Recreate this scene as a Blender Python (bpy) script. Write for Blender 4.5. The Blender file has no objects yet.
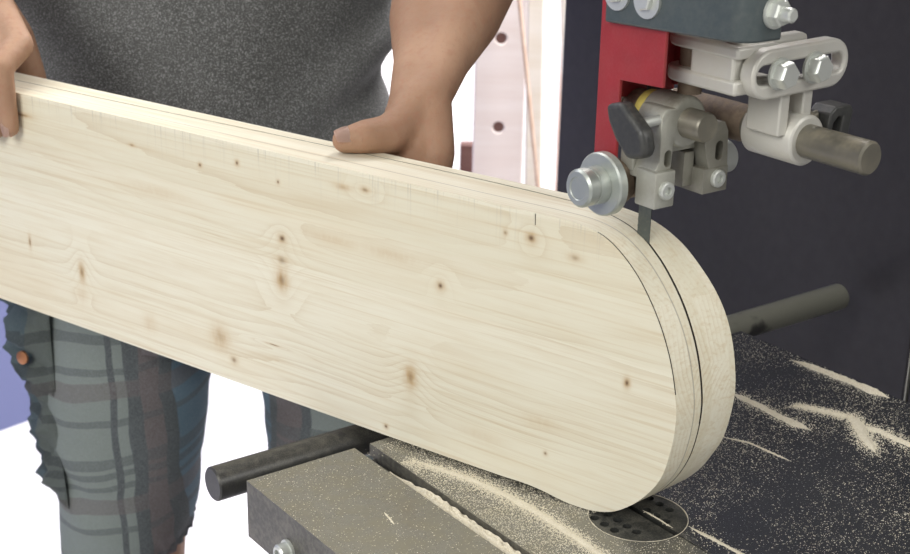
import bpy, bmesh, math, random
from math import sin, cos, pi, radians, hypot, atan2
from mathutils import Vector, Matrix, noise

random.seed(7)
SC = bpy.context.scene
COL = SC.collection
T = 0.95                                   # height of the saw table above the floor

# ------------------------------------------------------------------ camera
PITCH, ROLL, AZ = radians(20.19), radians(1.233), radians(36.767)
Rv = Vector((1, 0, 0)); Uv = Vector((0, sin(PITCH), cos(PITCH))); Fv = Vector((0, cos(PITCH), -sin(PITCH)))
Rv, Uv = cos(ROLL) * Rv + sin(ROLL) * Uv, -sin(ROLL) * Rv + cos(ROLL) * Uv
spin = Matrix.Rotation(-AZ, 3, 'Z')
Rv, Uv, Fv = spin @ Rv, spin @ Uv, spin @ Fv
cam_data = bpy.data.cameras.new('camera')
cam = bpy.data.objects.new('camera', cam_data); COL.objects.link(cam)
M3 = Matrix((Rv, Uv, -Fv)).transposed()
cam.matrix_world = Matrix.Translation((-0.6357, -0.6329, T + 0.5)) @ M3.to_4x4()
cam_data.sensor_width = 36.0
cam_data.lens = 1450 * 36.0 / 910
cam_data.clip_start = 0.02
cam_data.dof.use_dof = True
cam_data.dof.focus_distance = 1.0
cam_data.dof.aperture_fstop = 16.0
SC.camera = cam

# ------------------------------------------------------------------ light
SC.view_settings.view_transform = 'Standard'
SC.view_settings.look = 'None'
SC.view_settings.gamma = 1.0
SC.view_settings.use_curve_mapping = False
SC.view_settings.exposure = -0.20
W = bpy.data.worlds.new('world'); SC.world = W; W.use_nodes = True
wn = W.node_tree.nodes['Background']
wn.inputs[0].default_value = (1.0, 0.975, 0.95, 1); wn.inputs[1].default_value = 0.46

def area(name, loc, target, size, power, color=(1, 1, 1), sy=None):
    L = bpy.data.lights.new(name, 'AREA'); L.energy = power; L.color = color
    L.shape = 'RECTANGLE'; L.size = size; L.size_y = sy or size
    o = bpy.data.objects.new(name, L); COL.objects.link(o)
    o.location = loc
    o.rotation_euler = (Vector(target) - Vector(loc)).to_track_quat('-Z', 'Y').to_euler()
    return o
area('workshop_lamp', (-2.3, -0.75, 2.42), (0.0, 0.2, T), 1.2, 61, (1.0, 0.99, 0.955), 1.2)
area('overhead_fill', (0.2, 0.4, 3.2), (0.2, 0.4, T), 1.6, 9, (1.0, 0.98, 0.95), 0.8)  # added overhead fill, not a ceiling fixture
area('front_fill', (0.7, -2.4, 2.7), (0.1, 0.0, T), 1.2, 34, (1.0, 0.985, 0.96), 0.8)  # added fill that brightens the board's rounded end
area('timber_fill', (1.55, 1.05, 2.9), (1.35, 1.9, 0.6), 0.7, 170, (1.0, 0.96, 0.96), 0.9)  # added fill for the white wall and timber; there is no window
area('floor_light', (-0.6, 1.9, 3.0), (0.1, 1.7, 0.0), 1.5, 38, (0.985, 0.98, 1.0), 1.5)

# ------------------------------------------------------------------ node helpers
def mat(name, color=(0.5, 0.5, 0.5), rough=0.5, metal=0.0, **kw):
    m = bpy.data.materials.new(name); m.use_nodes = True
    b = m.node_tree.nodes['Principled BSDF']
    b.inputs['Base Color'].default_value = (*color, 1)
    b.inputs['Roughness'].default_value = rough
    b.inputs['Metallic'].default_value = metal
    for k, v in kw.items():
        b.inputs[k.replace('_', ' ')].default_value = v
    return m
class NT:
    def __init__(s, m):
        s.t = m.node_tree; s.n = s.t.nodes; s.l = s.t.links; s.b = s.n['Principled BSDF']
    def new(s, kind, **kw):
        x = s.n.new(kind)
        for k, v in kw.items(): setattr(x, k, v)
        return x
    def put(s, sock, v):
        if hasattr(v, 'is_output'): s.l.new(v, sock)
        else: sock.default_value = v
    def math(s, op, a, b=0.0, c=0.0, clamp=False):
        x = s.new('ShaderNodeMath', operation=op); x.use_clamp = clamp
        s.put(x.inputs[0], a); s.put(x.inputs[1], b); s.put(x.inputs[2], c); return x.outputs[0]
    def mix(s, f, a, b, blend='MIX'):
        x = s.new('ShaderNodeMix', data_type='RGBA', blend_type=blend)
        s.put(x.inputs[0], f)
        for i, v in ((6, a), (7, b)):
            s.put(x.inputs[i], (*v, 1) if isinstance(v, tuple) and len(v) == 3 else v)
        return x.outputs[2]
    def noise(s, vec, scale=5, detail=3, rough=0.5, dist=0):
        x = s.new('ShaderNodeTexNoise')
        if vec is not None: s.l.new(vec, x.inputs['Vector'])
        x.inputs['Scale'].default_value = scale; x.inputs['Detail'].default_value = detail
        x.inputs['Roughness'].default_value = rough; x.inputs['Distortion'].default_value = dist
        return x.outputs['Fac']
    def obj(s): return s.new('ShaderNodeTexCoord').outputs['Object']
    def mapv(s, vec, scale=(1, 1, 1), loc=(0, 0, 0)):
        x = s.new('ShaderNodeMapping'); s.l.new(vec, x.inputs[0])
        x.inputs['Scale'].default_value = scale; x.inputs['Location'].default_value = loc
        return x.outputs[0]
    def step(s, v, a, b, t0=0.0, t1=1.0):
        x = s.new('ShaderNodeMapRange', interpolation_type='SMOOTHSTEP')
        s.put(x.inputs[0], v); s.put(x.inputs[1], a); s.put(x.inputs[2], b); s.put(x.inputs[3], t0); s.put(x.inputs[4], t1)
        return x.outputs[0]
    def ramp(s, v, stops, interp='LINEAR'):
        x = s.new('ShaderNodeValToRGB'); s.put(x.inputs[0], v); cr = x.color_ramp; cr.interpolation = interp
        while len(cr.elements) < len(stops): cr.elements.new(0.5)
        for e, (p, c) in zip(cr.elements, stops): e.position = p; e.color = (*c, 1)
        return x.outputs[0]
    def bump(s, h, strength=0.3, dist=0.002):
        x = s.new('ShaderNodeBump'); x.inputs['Strength'].default_value = strength; x.inputs['Distance'].default_value = dist
        s.l.new(h, x.inputs['Height']); s.l.new(x.outputs[0], s.b.inputs['Normal'])
    def color(s, c): s.put(s.b.inputs['Base Color'], c)
    def rough(s, c): s.put(s.b.inputs['Roughness'], c)

DUST = (0.70, 0.655, 0.53)

# --- laminated spruce: growth rings round a pith per stave, knots, glue joints
KNOTS = [  # s, z, half-length, half-height, strength, core darkness
    (0.064, 0.1887, 0.0055, 0.0050, 0.75, 1), (0.139, 0.1366, 0.0045, 0.0045, 0.8, 1), (-0.0157, 0.1044, 0.0032, 0.0048, 0.95, 1),
    (0.1650, 0.0580, 0.0065, 0.0110, 0.95, 0.4), (0.2910, 0.1395, 0.0060, 0.0050, 0.7, 1), (0.2917, 0.1215, 0.0085, 0.0065, 0.45, 0.5),
    (0.2922, 0.1050, 0.0080, 0.0110, 0.95, 0.5), (0.3620, 0.0390, 0.0120, 0.0120, 0.65, 0.2), (0.3474, 0.0223, 0.0060, 0.0050, 0.55, 0.6),
    (0.5305, 0.0568, 0.0050, 0.0110, 0.9, 0.5), (0.5330, 0.0340, 0.0080, 0.0090, 0.3, 0), (0.5995, 0.0698, 0.0025, 0.0085, 0.7, 0.8),
    (0.5956, 0.1879, 0.0170, 0.0025, 0.8, 0.7), (0.3775, 0.1824, 0.0030, 0.0030, 0.7, 1), (0.3367, 0.1915, 0.0030, 0.0035, 0.8, 1),
    (0.2940, 0.1843, 0.0022, 0.0028, 0.7, 1), (0.2300, 0.1925, 0.0100, 0.0030, 0.6, 0.2), (0.2085, 0.1945, 0.0060, 0.0032, 0.7, 0.6),
    (0.1881, 0.0105, 0.0032, 0.0030, 0.7, 1), (0.0291, 0.1823, 0.0070, 0.0040, 0.5, 0.4), (0.4463, 0.0300, 0.0090, 0.0100, 0.3, 0),
    (0.2425, 0.1500, 0.0300, 0.0045, 0.33, 0), (0.1850, 0.1500, 0.0280, 0.0050, 0.36, 0), (0.3024, 0.0475, 0.0110, 0.0009, 0.8, 0.9),
    (0.4563, 0.1850, 0.0050, 0.0020, 0.6, 0.5), (0.0850, 0.1880, 0.0030, 0.0030, 0.55, 0.5), (0.4300, 0.1500, 0.0500, 0.0050, 0.25, 0),
    (0.0450, 0.0330, 0.0025, 0.0025, 0.5, 0.8), (0.1020, 0.0300, 0.0220, 0.0040, 0.25, 0), (0.0500, 0.0560, 0.0160, 0.0060, 0.25, 0),
]
def wood_board():
    m = mat('laminated_spruce', (0.8, 0.7, 0.5), 0.55); t = NT(m)
    a = t.new('ShaderNodeAttribute', attribute_name='board_coord')
    sep = t.new('ShaderNodeSeparateXYZ'); t.l.new(a.outputs['Vector'], sep.inputs[0])
    s, n, z = sep.outputs
    big = t.noise(t.mapv(a.outputs['Vector'], (2.4, 5, 8)), 1.0, 3)
    fine = t.noise(t.mapv(a.outputs['Vector'], (14, 90, 160)), 1.0, 4, 0.6)
    stave = t.math('FLOOR', t.math('DIVIDE', t.math('ADD', z, 0.004), 0.0415))
    layer = t.math('FLOOR', t.math('DIVIDE', n, 0.0157))
    wn_ = t.new('ShaderNodeTexWhiteNoise', noise_dimensions='2D')
    cv = t.new('ShaderNodeCombineXYZ'); t.put(cv.inputs[0], stave); t.put(cv.inputs[1], layer); t.l.new(cv.outputs[0], wn_.inputs['Vector'])
    rs = t.new('ShaderNodeSeparateColor'); t.l.new(wn_.outputs['Color'], rs.inputs[0])
    # pith position of each stave
    pz = t.math('ADD', t.math('MULTIPLY', t.math('ADD', stave, 0.5), 0.0415), t.math('MULTIPLY_ADD', rs.outputs[0], 0.06, -0.03))
    pn = t.math('MULTIPLY_ADD', rs.outputs[1], 0.05, -0.115)
    dz = t.math('ADD', t.math('SUBTRACT', z, pz), t.math('MULTIPLY_ADD', big, 0.052, -0.026))
    dn = t.math('ADD', t.math('SUBTRACT', n, pn), t.math('MULTIPLY_ADD', t.noise(t.mapv(a.outputs['Vector'], (1.6, 3, 4), (3, 1, 7)), 1.0, 2), 0.024, -0.012))
    r = t.math('SQRT', t.math('ADD', t.math('MULTIPLY', dz, dz), t.math('MULTIPLY', dn, dn)))
    knot = None; core = None; lift = None
    for (ks, kz, ka, kb, st, dk) in KNOTS:
        u = t.math('DIVIDE', t.math('SUBTRACT', s, ks), ka); v = t.math('DIVIDE', t.math('SUBTRACT', z, kz), kb)
        d2 = t.math('ADD', t.math('MULTIPLY', u, u), t.math('MULTIPLY', v, v))
        g = t.math('MULTIPLY', t.math('EXPONENT', t.math('MULTIPLY', d2, -1.3)), st)
        knot = g if knot is None else t.math('MAXIMUM', knot, g)
        if dk:
            c = t.math('MULTIPLY', t.math('EXPONENT', t.math('MULTIPLY', d2, -7.0)), dk)
            core = c if core is None else t.math('MAXIMUM', core, c)
        if st > 0.6 and 0.0044 < ka < 0.012:
            e = t.math('MULTIPLY', t.math('EXPONENT', t.math('MULTIPLY', d2, -0.16)), 0.007)
            lift = e if lift is None else t.math('ADD', lift, e)
    near = t.step(n, -0.022, -0.004)                  # knots run out before the back layer
    knot = t.math('MULTIPLY', knot, near); core = t.math('MULTIPLY', core, near)
    r = t.math('ADD', r, t.math('MULTIPLY', lift, near))
    ph = t.math('ADD', t.math('DIVIDE', r, 0.0034), t.math('MULTIPLY_ADD', fine, 0.5, -0.25))
    fr = t.math('FRACT', ph)
    late = t.math('POWER', fr, 3.2)
    amp = t.math('MULTIPLY', late, t.step(t.noise(t.mapv(a.outputs['Vector'], (2.5, 20, 24), (9, 2, 2)), 1.0, 3), 0.36, 0.70, 0.08, 0.46))
    base = t.mix(rs.outputs[2], (0.70, 0.66, 0.515), (0.77, 0.735, 0.60))
    base = t.mix(t.step(fine, 0.35, 0.75, 0, 0.30), base, (0.63, 0.53, 0.36))
    streak = t.noise(t.mapv(a.outputs['Vector'], (5, 240, 460)), 1.0, 3, 0.55)
    base = t.mix(t.step(streak, 0.48, 0.74, 0, 0.42), base, (0.56, 0.44, 0.26))
    base = t.mix(t.step(big, 0.50, 0.75, 0, 0.35), base, (0.69, 0.58, 0.39))
    col = t.mix(amp, base, (0.50, 0.38, 0.22))
    grainy = t.math('MULTIPLY', knot, t.step(t.noise(t.mapv(a.outputs['Vector'], (260, 60, 120)), 1.0, 3), 0.2, 0.7, 0.55, 1.0))
    col = t.mix(grainy, col, (0.47, 0.29, 0.11))
    col = t.mix(core, col, (0.13, 0.075, 0.04))
    # glue joints and the seam between the layers
    js = t.math('FRACT', t.math('DIVIDE', t.math('ADD', z, 0.004), 0.0415))
    j = t.math('LESS_THAN', t.math('ABSOLUTE', t.math('SUBTRACT', js, 0.5)), 0.008)
    joint = t.math('MULTIPLY', t.math('LESS_THAN', t.math('ABSOLUTE', t.math('ADD', n, 0.0157)), 0.0005), 0.65)
    col = t.mix(joint, col, (0.30, 0.27, 0.23))
    # fuzzy saw tear just under the planed top edge
    tear = t.math('MULTIPLY', t.step(t.noise(t.mapv(a.outputs['Vector'], (520, 40, 18)), 1.0, 2), 0.55, 0.75), t.math('ADD', t.step(z, 0.165, 0.2, 0, 0.25), t.step(z, 0.195, 0.205, 0, 0.45)))
    tear = t.math('MULTIPLY', tear, t.math('MULTIPLY', t.math('LESS_THAN', z, 0.2069), t.math('GREATER_THAN', n, -0.0004)))
    col = t.mix(tear, col, (0.48, 0.44, 0.36))
    t.color(col); t.rough(t.step(fine, 0.2, 0.8, 0.5, 0.65))
    t.bump(t.math('ADD', fine, t.math('MULTIPLY', late, 0.4)), 0.10, 0.001)
    return m

def steel_table():
    m = mat('ground_steel', (0.2, 0.2, 0.2), 0.35, 0.85); t = NT(m); o = t.obj()
    wide = t.noise(o, 9, 3); mid = t.noise(o, 60, 4, 0.6); brush = t.noise(t.mapv(o, (40, 900, 40)), 1, 2)
    col = t.mix(t.step(wide, 0.3, 0.7), (0.25, 0.265, 0.30), (0.33, 0.345, 0.365))
    col = t.mix(t.step(brush, 0.3, 0.8, 0, 0.25), col, (0.48, 0.47, 0.45))
    spk = t.math('MULTIPLY', t.step(t.noise(o, 560, 2, 0.6), 0.66, 0.70), t.step(t.math('ADD', mid, t.math('MULTIPLY', wide, 0.6)), 0.5, 1.05, 0.2, 1.0))
    sep = t.new('ShaderNodeSeparateXYZ'); t.l.new(o, sep.inputs[0])
    olive = t.math('MULTIPLY', t.math('LESS_THAN', sep.outputs[0], -0.546), t.step(mid, 0.3, 0.7, 0.40, 0.65))  # olive tone left of the blade line
    col = t.mix(olive, col, (0.235, 0.21, 0.125)); dust = spk
    t.color(t.mix(dust, col, DUST))
    t.put(t.b.inputs['Metallic'], t.math('MULTIPLY_ADD', t.math('MAXIMUM', dust, t.math('MULTIPLY', olive, 0.6)), -0.95, 0.95))
    t.rough(t.math('MULTIPLY_ADD', dust, 0.6, 0.24))
    t.bump(t.math('ADD', dust, t.math('MULTIPLY', brush, 0.1)), 0.2, 0.0006)
    return m
def dusty(name, base, rough, metal, amount=0.35, scale=300, tint=DUST):
    m = mat(name, base, rough, metal); t = NT(m); o = t.obj()
    geo = t.new('ShaderNodeNewGeometry'); nz = t.new('ShaderNodeSeparateXYZ'); t.l.new(geo.outputs['Normal'], nz.inputs[0])
    up = t.step(nz.outputs[2], 0.0, 0.9, 0.35, 1.0)
    f = t.math('MULTIPLY', t.step(t.math('ADD', t.noise(o, scale, 3, 0.65), t.math('MULTIPLY', t.noise(o, scale / 9, 3), 0.6)), 0.62, 1.05), amount * 2)
    f = t.math('MULTIPLY', f, up, clamp=True)
    base2 = t.mix(t.noise(o, scale / 12, 3), tuple(c * 0.8 for c in base), tuple(min(1, c * 1.2) for c in base))
    t.color(t.mix(f, base2, tint)); t.put(t.b.inputs['Metallic'], t.math('MULTIPLY_ADD', f, -metal, metal)); t.rough(t.math('MULTIPLY_ADD', f, 0.4, rough, clamp=True))
    t.bump(t.noise(o, scale, 2), 0.08, 0.0006)
    return m
def rail_mat():
    m = dusty('dusty_black_rail', (0.032, 0.032, 0.032), 0.36, 0.25, 0.10, 1500, (0.40, 0.38, 0.30)); t = NT(m); o = t.obj()
    sep = t.new('ShaderNodeSeparateXYZ'); t.l.new(o, sep.inputs[0])
    old = t.b.inputs['Base Color'].links[0].from_socket
    olive = t.math('MULTIPLY', t.step(sep.outputs[0], -0.36, -0.22), t.step(t.noise(o, 26, 3), 0.40, 0.52, 0.05, 0.85))  # olive patches, stronger towards the right end
    t.color(t.mix(olive, old, (0.25, 0.25, 0.205))); return m
def plaid():
    m = mat('plaid_cloth', (0.1, 0.15, 0.17), 0.9); t = NT(m); o = t.obj()
    w = t.noise(o, 9, 2); w2 = t.noise(o, 30, 2)
    sep = t.new('ShaderNodeSeparateXYZ'); t.l.new(o, sep.inputs[0])
    x = t.math('ADD', sep.outputs[0], t.math('MULTIPLY_ADD', w, 0.022, -0.011))
    z = t.math('ADD', t.math('ADD', sep.outputs[2], t.math('MULTIPLY_ADD', w, 0.03, -0.015)), t.math('MULTIPLY', sep.outputs[0], -0.14))
    fx = t.math('DIVIDE', t.math('ADD', x, 0.25), 0.5); fz = t.math('DIVIDE', t.math('SUBTRACT', z, 0.45), 0.45)
    G = (0.175, 0.205, 0.190); B = (0.088, 0.150, 0.195); D = (0.062, 0.072, 0.076); R = (0.112, 0.094, 0.094); Lb = (0.12, 0.17, 0.19)
    sx = lambda v: (v + 0.25) / 0.5
    colx = t.ramp(fx, [(0, Lb), (sx(-0.212), G), (sx(-0.1165), D), (sx(-0.1090), G), (sx(-0.0960), D), (sx(-0.0820), R), (sx(-0.0600), D), (sx(-0.0460), B),
                       (sx(0.055), D), (sx(0.066), R), (sx(0.095), D), (sx(0.107), G), (sx(0.160), D), (sx(0.170), G), (sx(0.215), B)], 'CONSTANT')
    sz = lambda v: (v - 0.45) / 0.45
    zs = []
    for c, h, k in [(0.50, .004, D), (0.535, .006, D), (0.587, .005, D), (0.622, .012, R), (0.648, .004, D), (0.664, .004, D), (0.682, .007, D), (0.735, .004, D), (0.775, .012, R), (0.80, .005, D), (0.84, .006, D)]:
        zs += [(sz(c - h), k), (sz(c + h), (1, 1, 1))]
    colz = t.ramp(fz, [(0, (1, 1, 1))] + zs, 'CONSTANT')
    isz = t.math('LESS_THAN', t.new('ShaderNodeRGBToBW').outputs[0], 0.5)
    bw = [n_ for n_ in t.n if n_.bl_idname == 'ShaderNodeRGBToBW'][0]; t.l.new(colz, bw.inputs[0])
    col = t.mix(t.math('MULTIPLY', isz, 0.6), colx, colz)
    weave = t.noise(t.mapv(o, (700, 700, 500)), 1, 2)
    col = t.mix(t.step(weave, 0.3, 0.75, 0, 0.22), col, (0.30, 0.33, 0.34))
    t.color(col); t.bump(t.math('ADD', weave, t.math('MULTIPLY', w2, 2)), 0.35, 0.002)
    return m
def heather():
    m = mat('heather_jersey', (0.08, 0.08, 0.08), 0.95); t = NT(m); o = t.obj()
    f = t.noise(o, 640, 2, 0.75); g = t.noise(t.mapv(o, (1, 1, 0.6)), 9, 3)
    c = t.mix(t.step(g, 0.3, 0.7), (0.062, 0.064, 0.060), (0.088, 0.090, 0.086))
    c = t.mix(t.step(f, 0.48, 0.66, 0, 0.75), c, (0.32, 0.32, 0.325))
    t.color(c); t.bump(f, 0.3, 0.001); t.put(t.b.inputs['Sheen Weight'], 0.25); t.put(t.b.inputs['Sheen Roughness'], 0.5)
    return m
def skin_mat():
    m = mat('skin', (0.4, 0.22, 0.14), 0.62); t = NT(m); o = t.obj()
    a = t.noise(o, 14, 3); b = t.noise(o, 160, 3, 0.6); h = t.noise(t.mapv(o, (500, 500, 90)), 1, 2)
    c = t.mix(t.step(a, 0.3, 0.7), (0.305, 0.178, 0.112), (0.40, 0.245, 0.158))
    c = t.mix(t.step(b, 0.45, 0.75, 0, 0.35), c, (0.32, 0.145, 0.09))
    c = t.mix(t.step(h, 0.60, 0.8, 0, 0.25), c, (0.20, 0.12, 0.075))
    t.color(c); t.put(t.b.inputs['Subsurface Weight'], 0.12); t.b.inputs['Subsurface Radius'].default_value = (0.01, 0.004, 0.002)
    t.b.inputs['Subsurface Scale'].default_value = 0.6
    t.bump(t.math('ADD', b, t.math('MULTIPLY', t.noise(o, 45, 3), 1.5)), 0.4, 0.0015)
    return m
def wood_plain(name, a, b, sc=(3, 30, 30)):
    m = mat(name, a, 0.6); t = NT(m); o = t.obj()
    t.color(t.mix(t.step(t.noise(t.mapv(o, sc), 1, 4, 0.6), 0.35, 0.7), a, b)); return m
def floor_mat():
    m = mat('pale_concrete', (0.75, 0.74, 0.76), 0.55); t = NT(m); o = t.obj()
    t.color(t.mix(t.step(t.noise(o, 3, 5, 0.6), 0.35, 0.7), (0.76, 0.75, 0.78), (0.86, 0.85, 0.87))); return m
def sawdust_mat():
    m = mat('sawdust', DUST, 0.95); t = NT(m); o = t.obj()
    f = t.noise(o, 900, 3, 0.7)
    t.color(t.mix(t.step(f, 0.35, 0.7), (0.60, 0.54, 0.41), (0.76, 0.71, 0.575))); t.bump(f, 0.6, 0.001); return m

MAT = dict(
    board=wood_board(), table=steel_table(), skin=skin_mat(), shirt=heather(), plaid=plaid(), floor=floor_mat(), dust=sawdust_mat(),
    rim=dusty('table_rim_steel', (0.11, 0.107, 0.095), 0.45, 0.6, 0.22),
    rail=rail_mat(),
    insert=dusty('dark_insert', (0.040, 0.042, 0.040), 0.4, 0.4, 0.07, 900),
    black=mat('black_void', (0.008, 0.008, 0.008), 0.9),
    plastic=dusty('black_plastic', (0.030, 0.031, 0.030), 0.45, 0.0, 0.03),
    red=dusty('red_paint', (0.27, 0.020, 0.024), 0.45, 0.0, 0.03, 700),
    slate=dusty('slate_paint', (0.050, 0.065, 0.068), 0.42, 0.0, 0.04, 200),
    alu=dusty('cast_aluminium', (0.55, 0.54, 0.49), 0.48, 0.3, 0.22, 70, (0.40, 0.33, 0.23)),
    alu2=dusty('dirty_cast_aluminium', (0.40, 0.40, 0.35), 0.44, 0.45, 0.34, 80, (0.13, 0.105, 0.065)),
    alu3=dusty('grimy_cast_aluminium', (0.26, 0.255, 0.215), 0.44, 0.4, 0.36, 80, (0.09, 0.072, 0.045)),
    rod=dusty('oily_steel_rod', (0.17, 0.16, 0.13), 0.36, 0.5, 0.28, 90, (0.30, 0.26, 0.18)),
    rust=dusty('brown_steel', (0.15, 0.11, 0.078), 0.6, 0.3, 0.25, 200, (0.38, 0.30, 0.2)),
    zinc=mat('zinc_plate', (0.60, 0.62, 0.58), 0.38, 0.6),
    chrome=dusty('machined_steel', (0.42, 0.45, 0.42), 0.36, 0.65, 0.12, 260),
    blade=dusty('blade_steel', (0.13, 0.15, 0.15), 0.32, 0.85, 0.10, 300),
    yellow=mat('yellow_grease', (0.55, 0.46, 0.12), 0.5),
    column=dusty('charcoal_paint', (0.036, 0.034, 0.040), 0.45, 0.0, 0.010, 900),
    pencil=mat('pencil_graphite', (0.06, 0.055, 0.05), 0.7),
    nail=mat('fingernail', (0.60, 0.42, 0.34), 0.35),
    hair=mat('brown_hair', (0.05, 0.03, 0.02), 0.6),
    wallblue=mat('lavender_plaster', (0.155, 0.175, 0.33), 0.8),
    wallwhite=mat('white_plaster', (0.86, 0.85, 0.88), 0.8),
    pink=wood_plain('pale_beech', (0.80, 0.70, 0.66), (0.86, 0.78, 0.75)),
    cream=wood_plain('pale_pine', (0.84, 0.77, 0.66), (0.90, 0.85, 0.77)),
    peach=wood_plain('warm_pine', (0.70, 0.50, 0.38), (0.80, 0.62, 0.50)),
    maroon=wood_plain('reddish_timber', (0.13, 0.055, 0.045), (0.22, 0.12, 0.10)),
    copper=mat('copper_button', (0.45, 0.20, 0.10), 0.35, 0.7),
    sole=mat('shoe_leather', (0.08, 0.06, 0.045), 0.6),
    scorch_shade=mat('scorched_shaded_wood', (0.045, 0.032, 0.022), 0.8),  # burnt kerf faces, coloured darker to paint the shade in the gap
    eyew=mat('eye_white', (0.8, 0.8, 0.78), 0.2),
)

MAT['column'].node_tree.nodes['Principled BSDF'].inputs['Specular IOR Level'].default_value = 0.3
MAT['skin'].node_tree.nodes['Principled BSDF'].inputs['Specular IOR Level'].default_value = 0.3

# ------------------------------------------------------------------ mesh helpers
def frame(d):
    d = Vector(d).normalized()
    a = Vector((0, 0, 1)) if abs(d.z) < 0.9 else Vector((0, 1, 0))
    u = a.cross(d).normalized(); v = d.cross(u)
    return u, v, d
def box(bm, x0, x1, y0, y1, z0, z1):
    v = [bm.verts.new((x, y, z)) for z in (z0, z1) for y in (y0, y1) for x in (x0, x1)]
    for f in ((0, 2, 3, 1), (4, 5, 7, 6), (0, 1, 5, 4), (1, 3, 7, 5), (3, 2, 6, 7), (2, 0, 4, 6)): bm.faces.new([v[i] for i in f])
    return v
def lathe(bm, origin, d, prof, seg=32):
    """prof: (along, radius) pairs, revolved round d."""
    u, v, d = frame(d); o = Vector(origin); rings = []
    for a, r in prof:
        if r < 1e-6: rings.append([bm.verts.new(o + d * a)])
        else: rings.append([bm.verts.new(o + d * a + r * (cos(2 * pi * k / seg) * u + sin(2 * pi * k / seg) * v)) for k in range(seg)])
    for A, B in zip(rings, rings[1:]):
        for k in range(seg):
            k2 = (k + 1) % seg
            if len(A) == 1 and len(B) == 1: continue
            if len(A) == 1: bm.faces.new((A[0], B[k], B[k2]))
            elif len(B) == 1: bm.faces.new((A[k], A[k2], B[0]))
            else: bm.faces.new((A[k], A[k2], B[k2], B[k]))
    if len(rings[0]) > 1: bm.faces.new(rings[0])
    if len(rings[-1]) > 1: bm.faces.new(rings[-1])
def cyl(bm, p0, p1, r0, r1=None, seg=28, ch=0.0):
    p0, p1 = Vector(p0), Vector(p1); L = (p1 - p0).length; r1 = r0 if r1 is None else r1
    pr = [(0, r0), (L, r1)] if not ch else [(0, r0 - ch), (ch, r0), (L - ch, r1), (L, r1 - ch)]
    lathe(bm, p0, p1 - p0, pr, seg)
def prism(bm, pts, axis, a0, a1):
    """2-D outline swept along one axis; pts are the two other coordinates in x,y,z order."""
    def P(p, a):
        q = list(p); q.insert('xyz'.index(axis), a); return Vector(q)
    A = [bm.verts.new(P(p, a0)) for p in pts]; B = [bm.verts.new(P(p, a1)) for p in pts]
    n = len(pts)
    bm.faces.new(A); bm.faces.new(B[::-1])
    for i in range(n): bm.faces.new((A[i], B[i], B[(i + 1) % n], A[(i + 1) % n]))
def ball(bm, c, r, seg=16, rings=10, sc=(1, 1, 1), rot=None):
    vs = bmesh.ops.create_uvsphere(bm, u_segments=seg, v_segments=rings, radius=r)['verts']
    for v in vs:
        q = Vector((v.co.x * sc[0], v.co.y * sc[1], v.co.z * sc[2]))
        if rot: q = rot @ q
        v.co = q + Vector(c)
def stadium(y0, y1, z, r, n=10):
    """rounded slot outline along first coordinate."""
    p = [(y1 + r * sin(pi * k / n), z + r * cos(pi * k / n)) for k in range(n + 1)]
    p += [(y0 - r * sin(pi * k / n), z - r * cos(pi * k / n)) for k in range(n + 1)]
    return p
def origin_of(o):
    v = Vector()
    while o: v += o.location; o = o.parent
    return v
def obj(name, bm, m, parent=None, bevel=0.0, ang=35, seg=2, smooth=True):
    me = bpy.data.meshes.new(name)
    bmesh.ops.recalc_face_normals(bm, faces=bm.faces)
    bm.to_mesh(me); bm.free()
    if isinstance(m, (list, tuple)):
        for x in m: me.materials.append(x)
    else: me.materials.append(m)
    if smooth:
        for p in me.polygons: p.use_smooth = True
        me.set_sharp_from_angle(angle=radians(ang))
    o = bpy.data.objects.new(name, me); COL.objects.link(o)
    if parent:
        o.parent = parent
        if not parent.get('local_frame') and not (parent.parent and parent.parent.get('local_frame')):
            me.transform(Matrix.Translation(-origin_of(parent)))
    if bevel:
        b = o.modifiers.new('bevel', 'BEVEL'); b.width = bevel; b.segments = seg; b.limit_method = 'ANGLE'; b.angle_limit = radians(35)
    return o
def tag(o, label, cat=None, group=None, kind=None):
    if label: o['label'] = label
    if cat: o['category'] = cat
    if group: o['group'] = group
    if kind: o['kind'] = kind
    return o
def thing(name, label, cat, loc=(0, 0, 0), rz=0, local=False, group=None):
    o = bpy.data.objects.new(name, None); COL.objects.link(o); o.location = loc; o.rotation_euler = (0, 0, rz)
    o.empty_display_size = 0.1
    if local: o['local_frame'] = 1
    return tag(o, label, cat, group)
def apply_mods(o):
    dg = bpy.context.evaluated_depsgraph_get(); dg.update()
    me = bpy.data.meshes.new_from_object(o.evaluated_get(dg)); old = o.data
    o.modifiers.clear(); o.data = me; bpy.data.meshes.remove(old)
def carve(o, cutter_bm):
    bmesh.ops.recalc_face_normals(cutter_bm, faces=cutter_bm.faces)
    me = bpy.data.meshes.new('cut'); cutter_bm.to_mesh(me); cutter_bm.free()
    me.transform(Matrix.Translation(-origin_of(o.parent)) if o.parent else Matrix())
    c = bpy.data.objects.new('cut', me); COL.objects.link(c)
    if o.parent: c.location = origin_of(o.parent)
    md = o.modifiers.new('b', 'BOOLEAN'); md.object = c; md.operation = 'DIFFERENCE'; md.solver = 'EXACT'; md.use_self = True
    apply_mods(o); bpy.data.objects.remove(c); bpy.data.meshes.remove(me)
    for p in o.data.polygons: p.use_smooth = True
    o.data.set_sharp_from_angle(angle=radians(35))
def BM(): return bmesh.new()

# board frame: s along the board (away from the nose), n out of its front face, z up from the table
P0 = Vector((-0.02163, 0.01728, 0)); CV = Vector((-0.30254, 0.95314, 0)); NV = Vector((-0.95314, -0.30254, 0))
def Bp(s, n, z): return P0 + CV * s + NV * n + Vector((0, 0, T + z))

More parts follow.
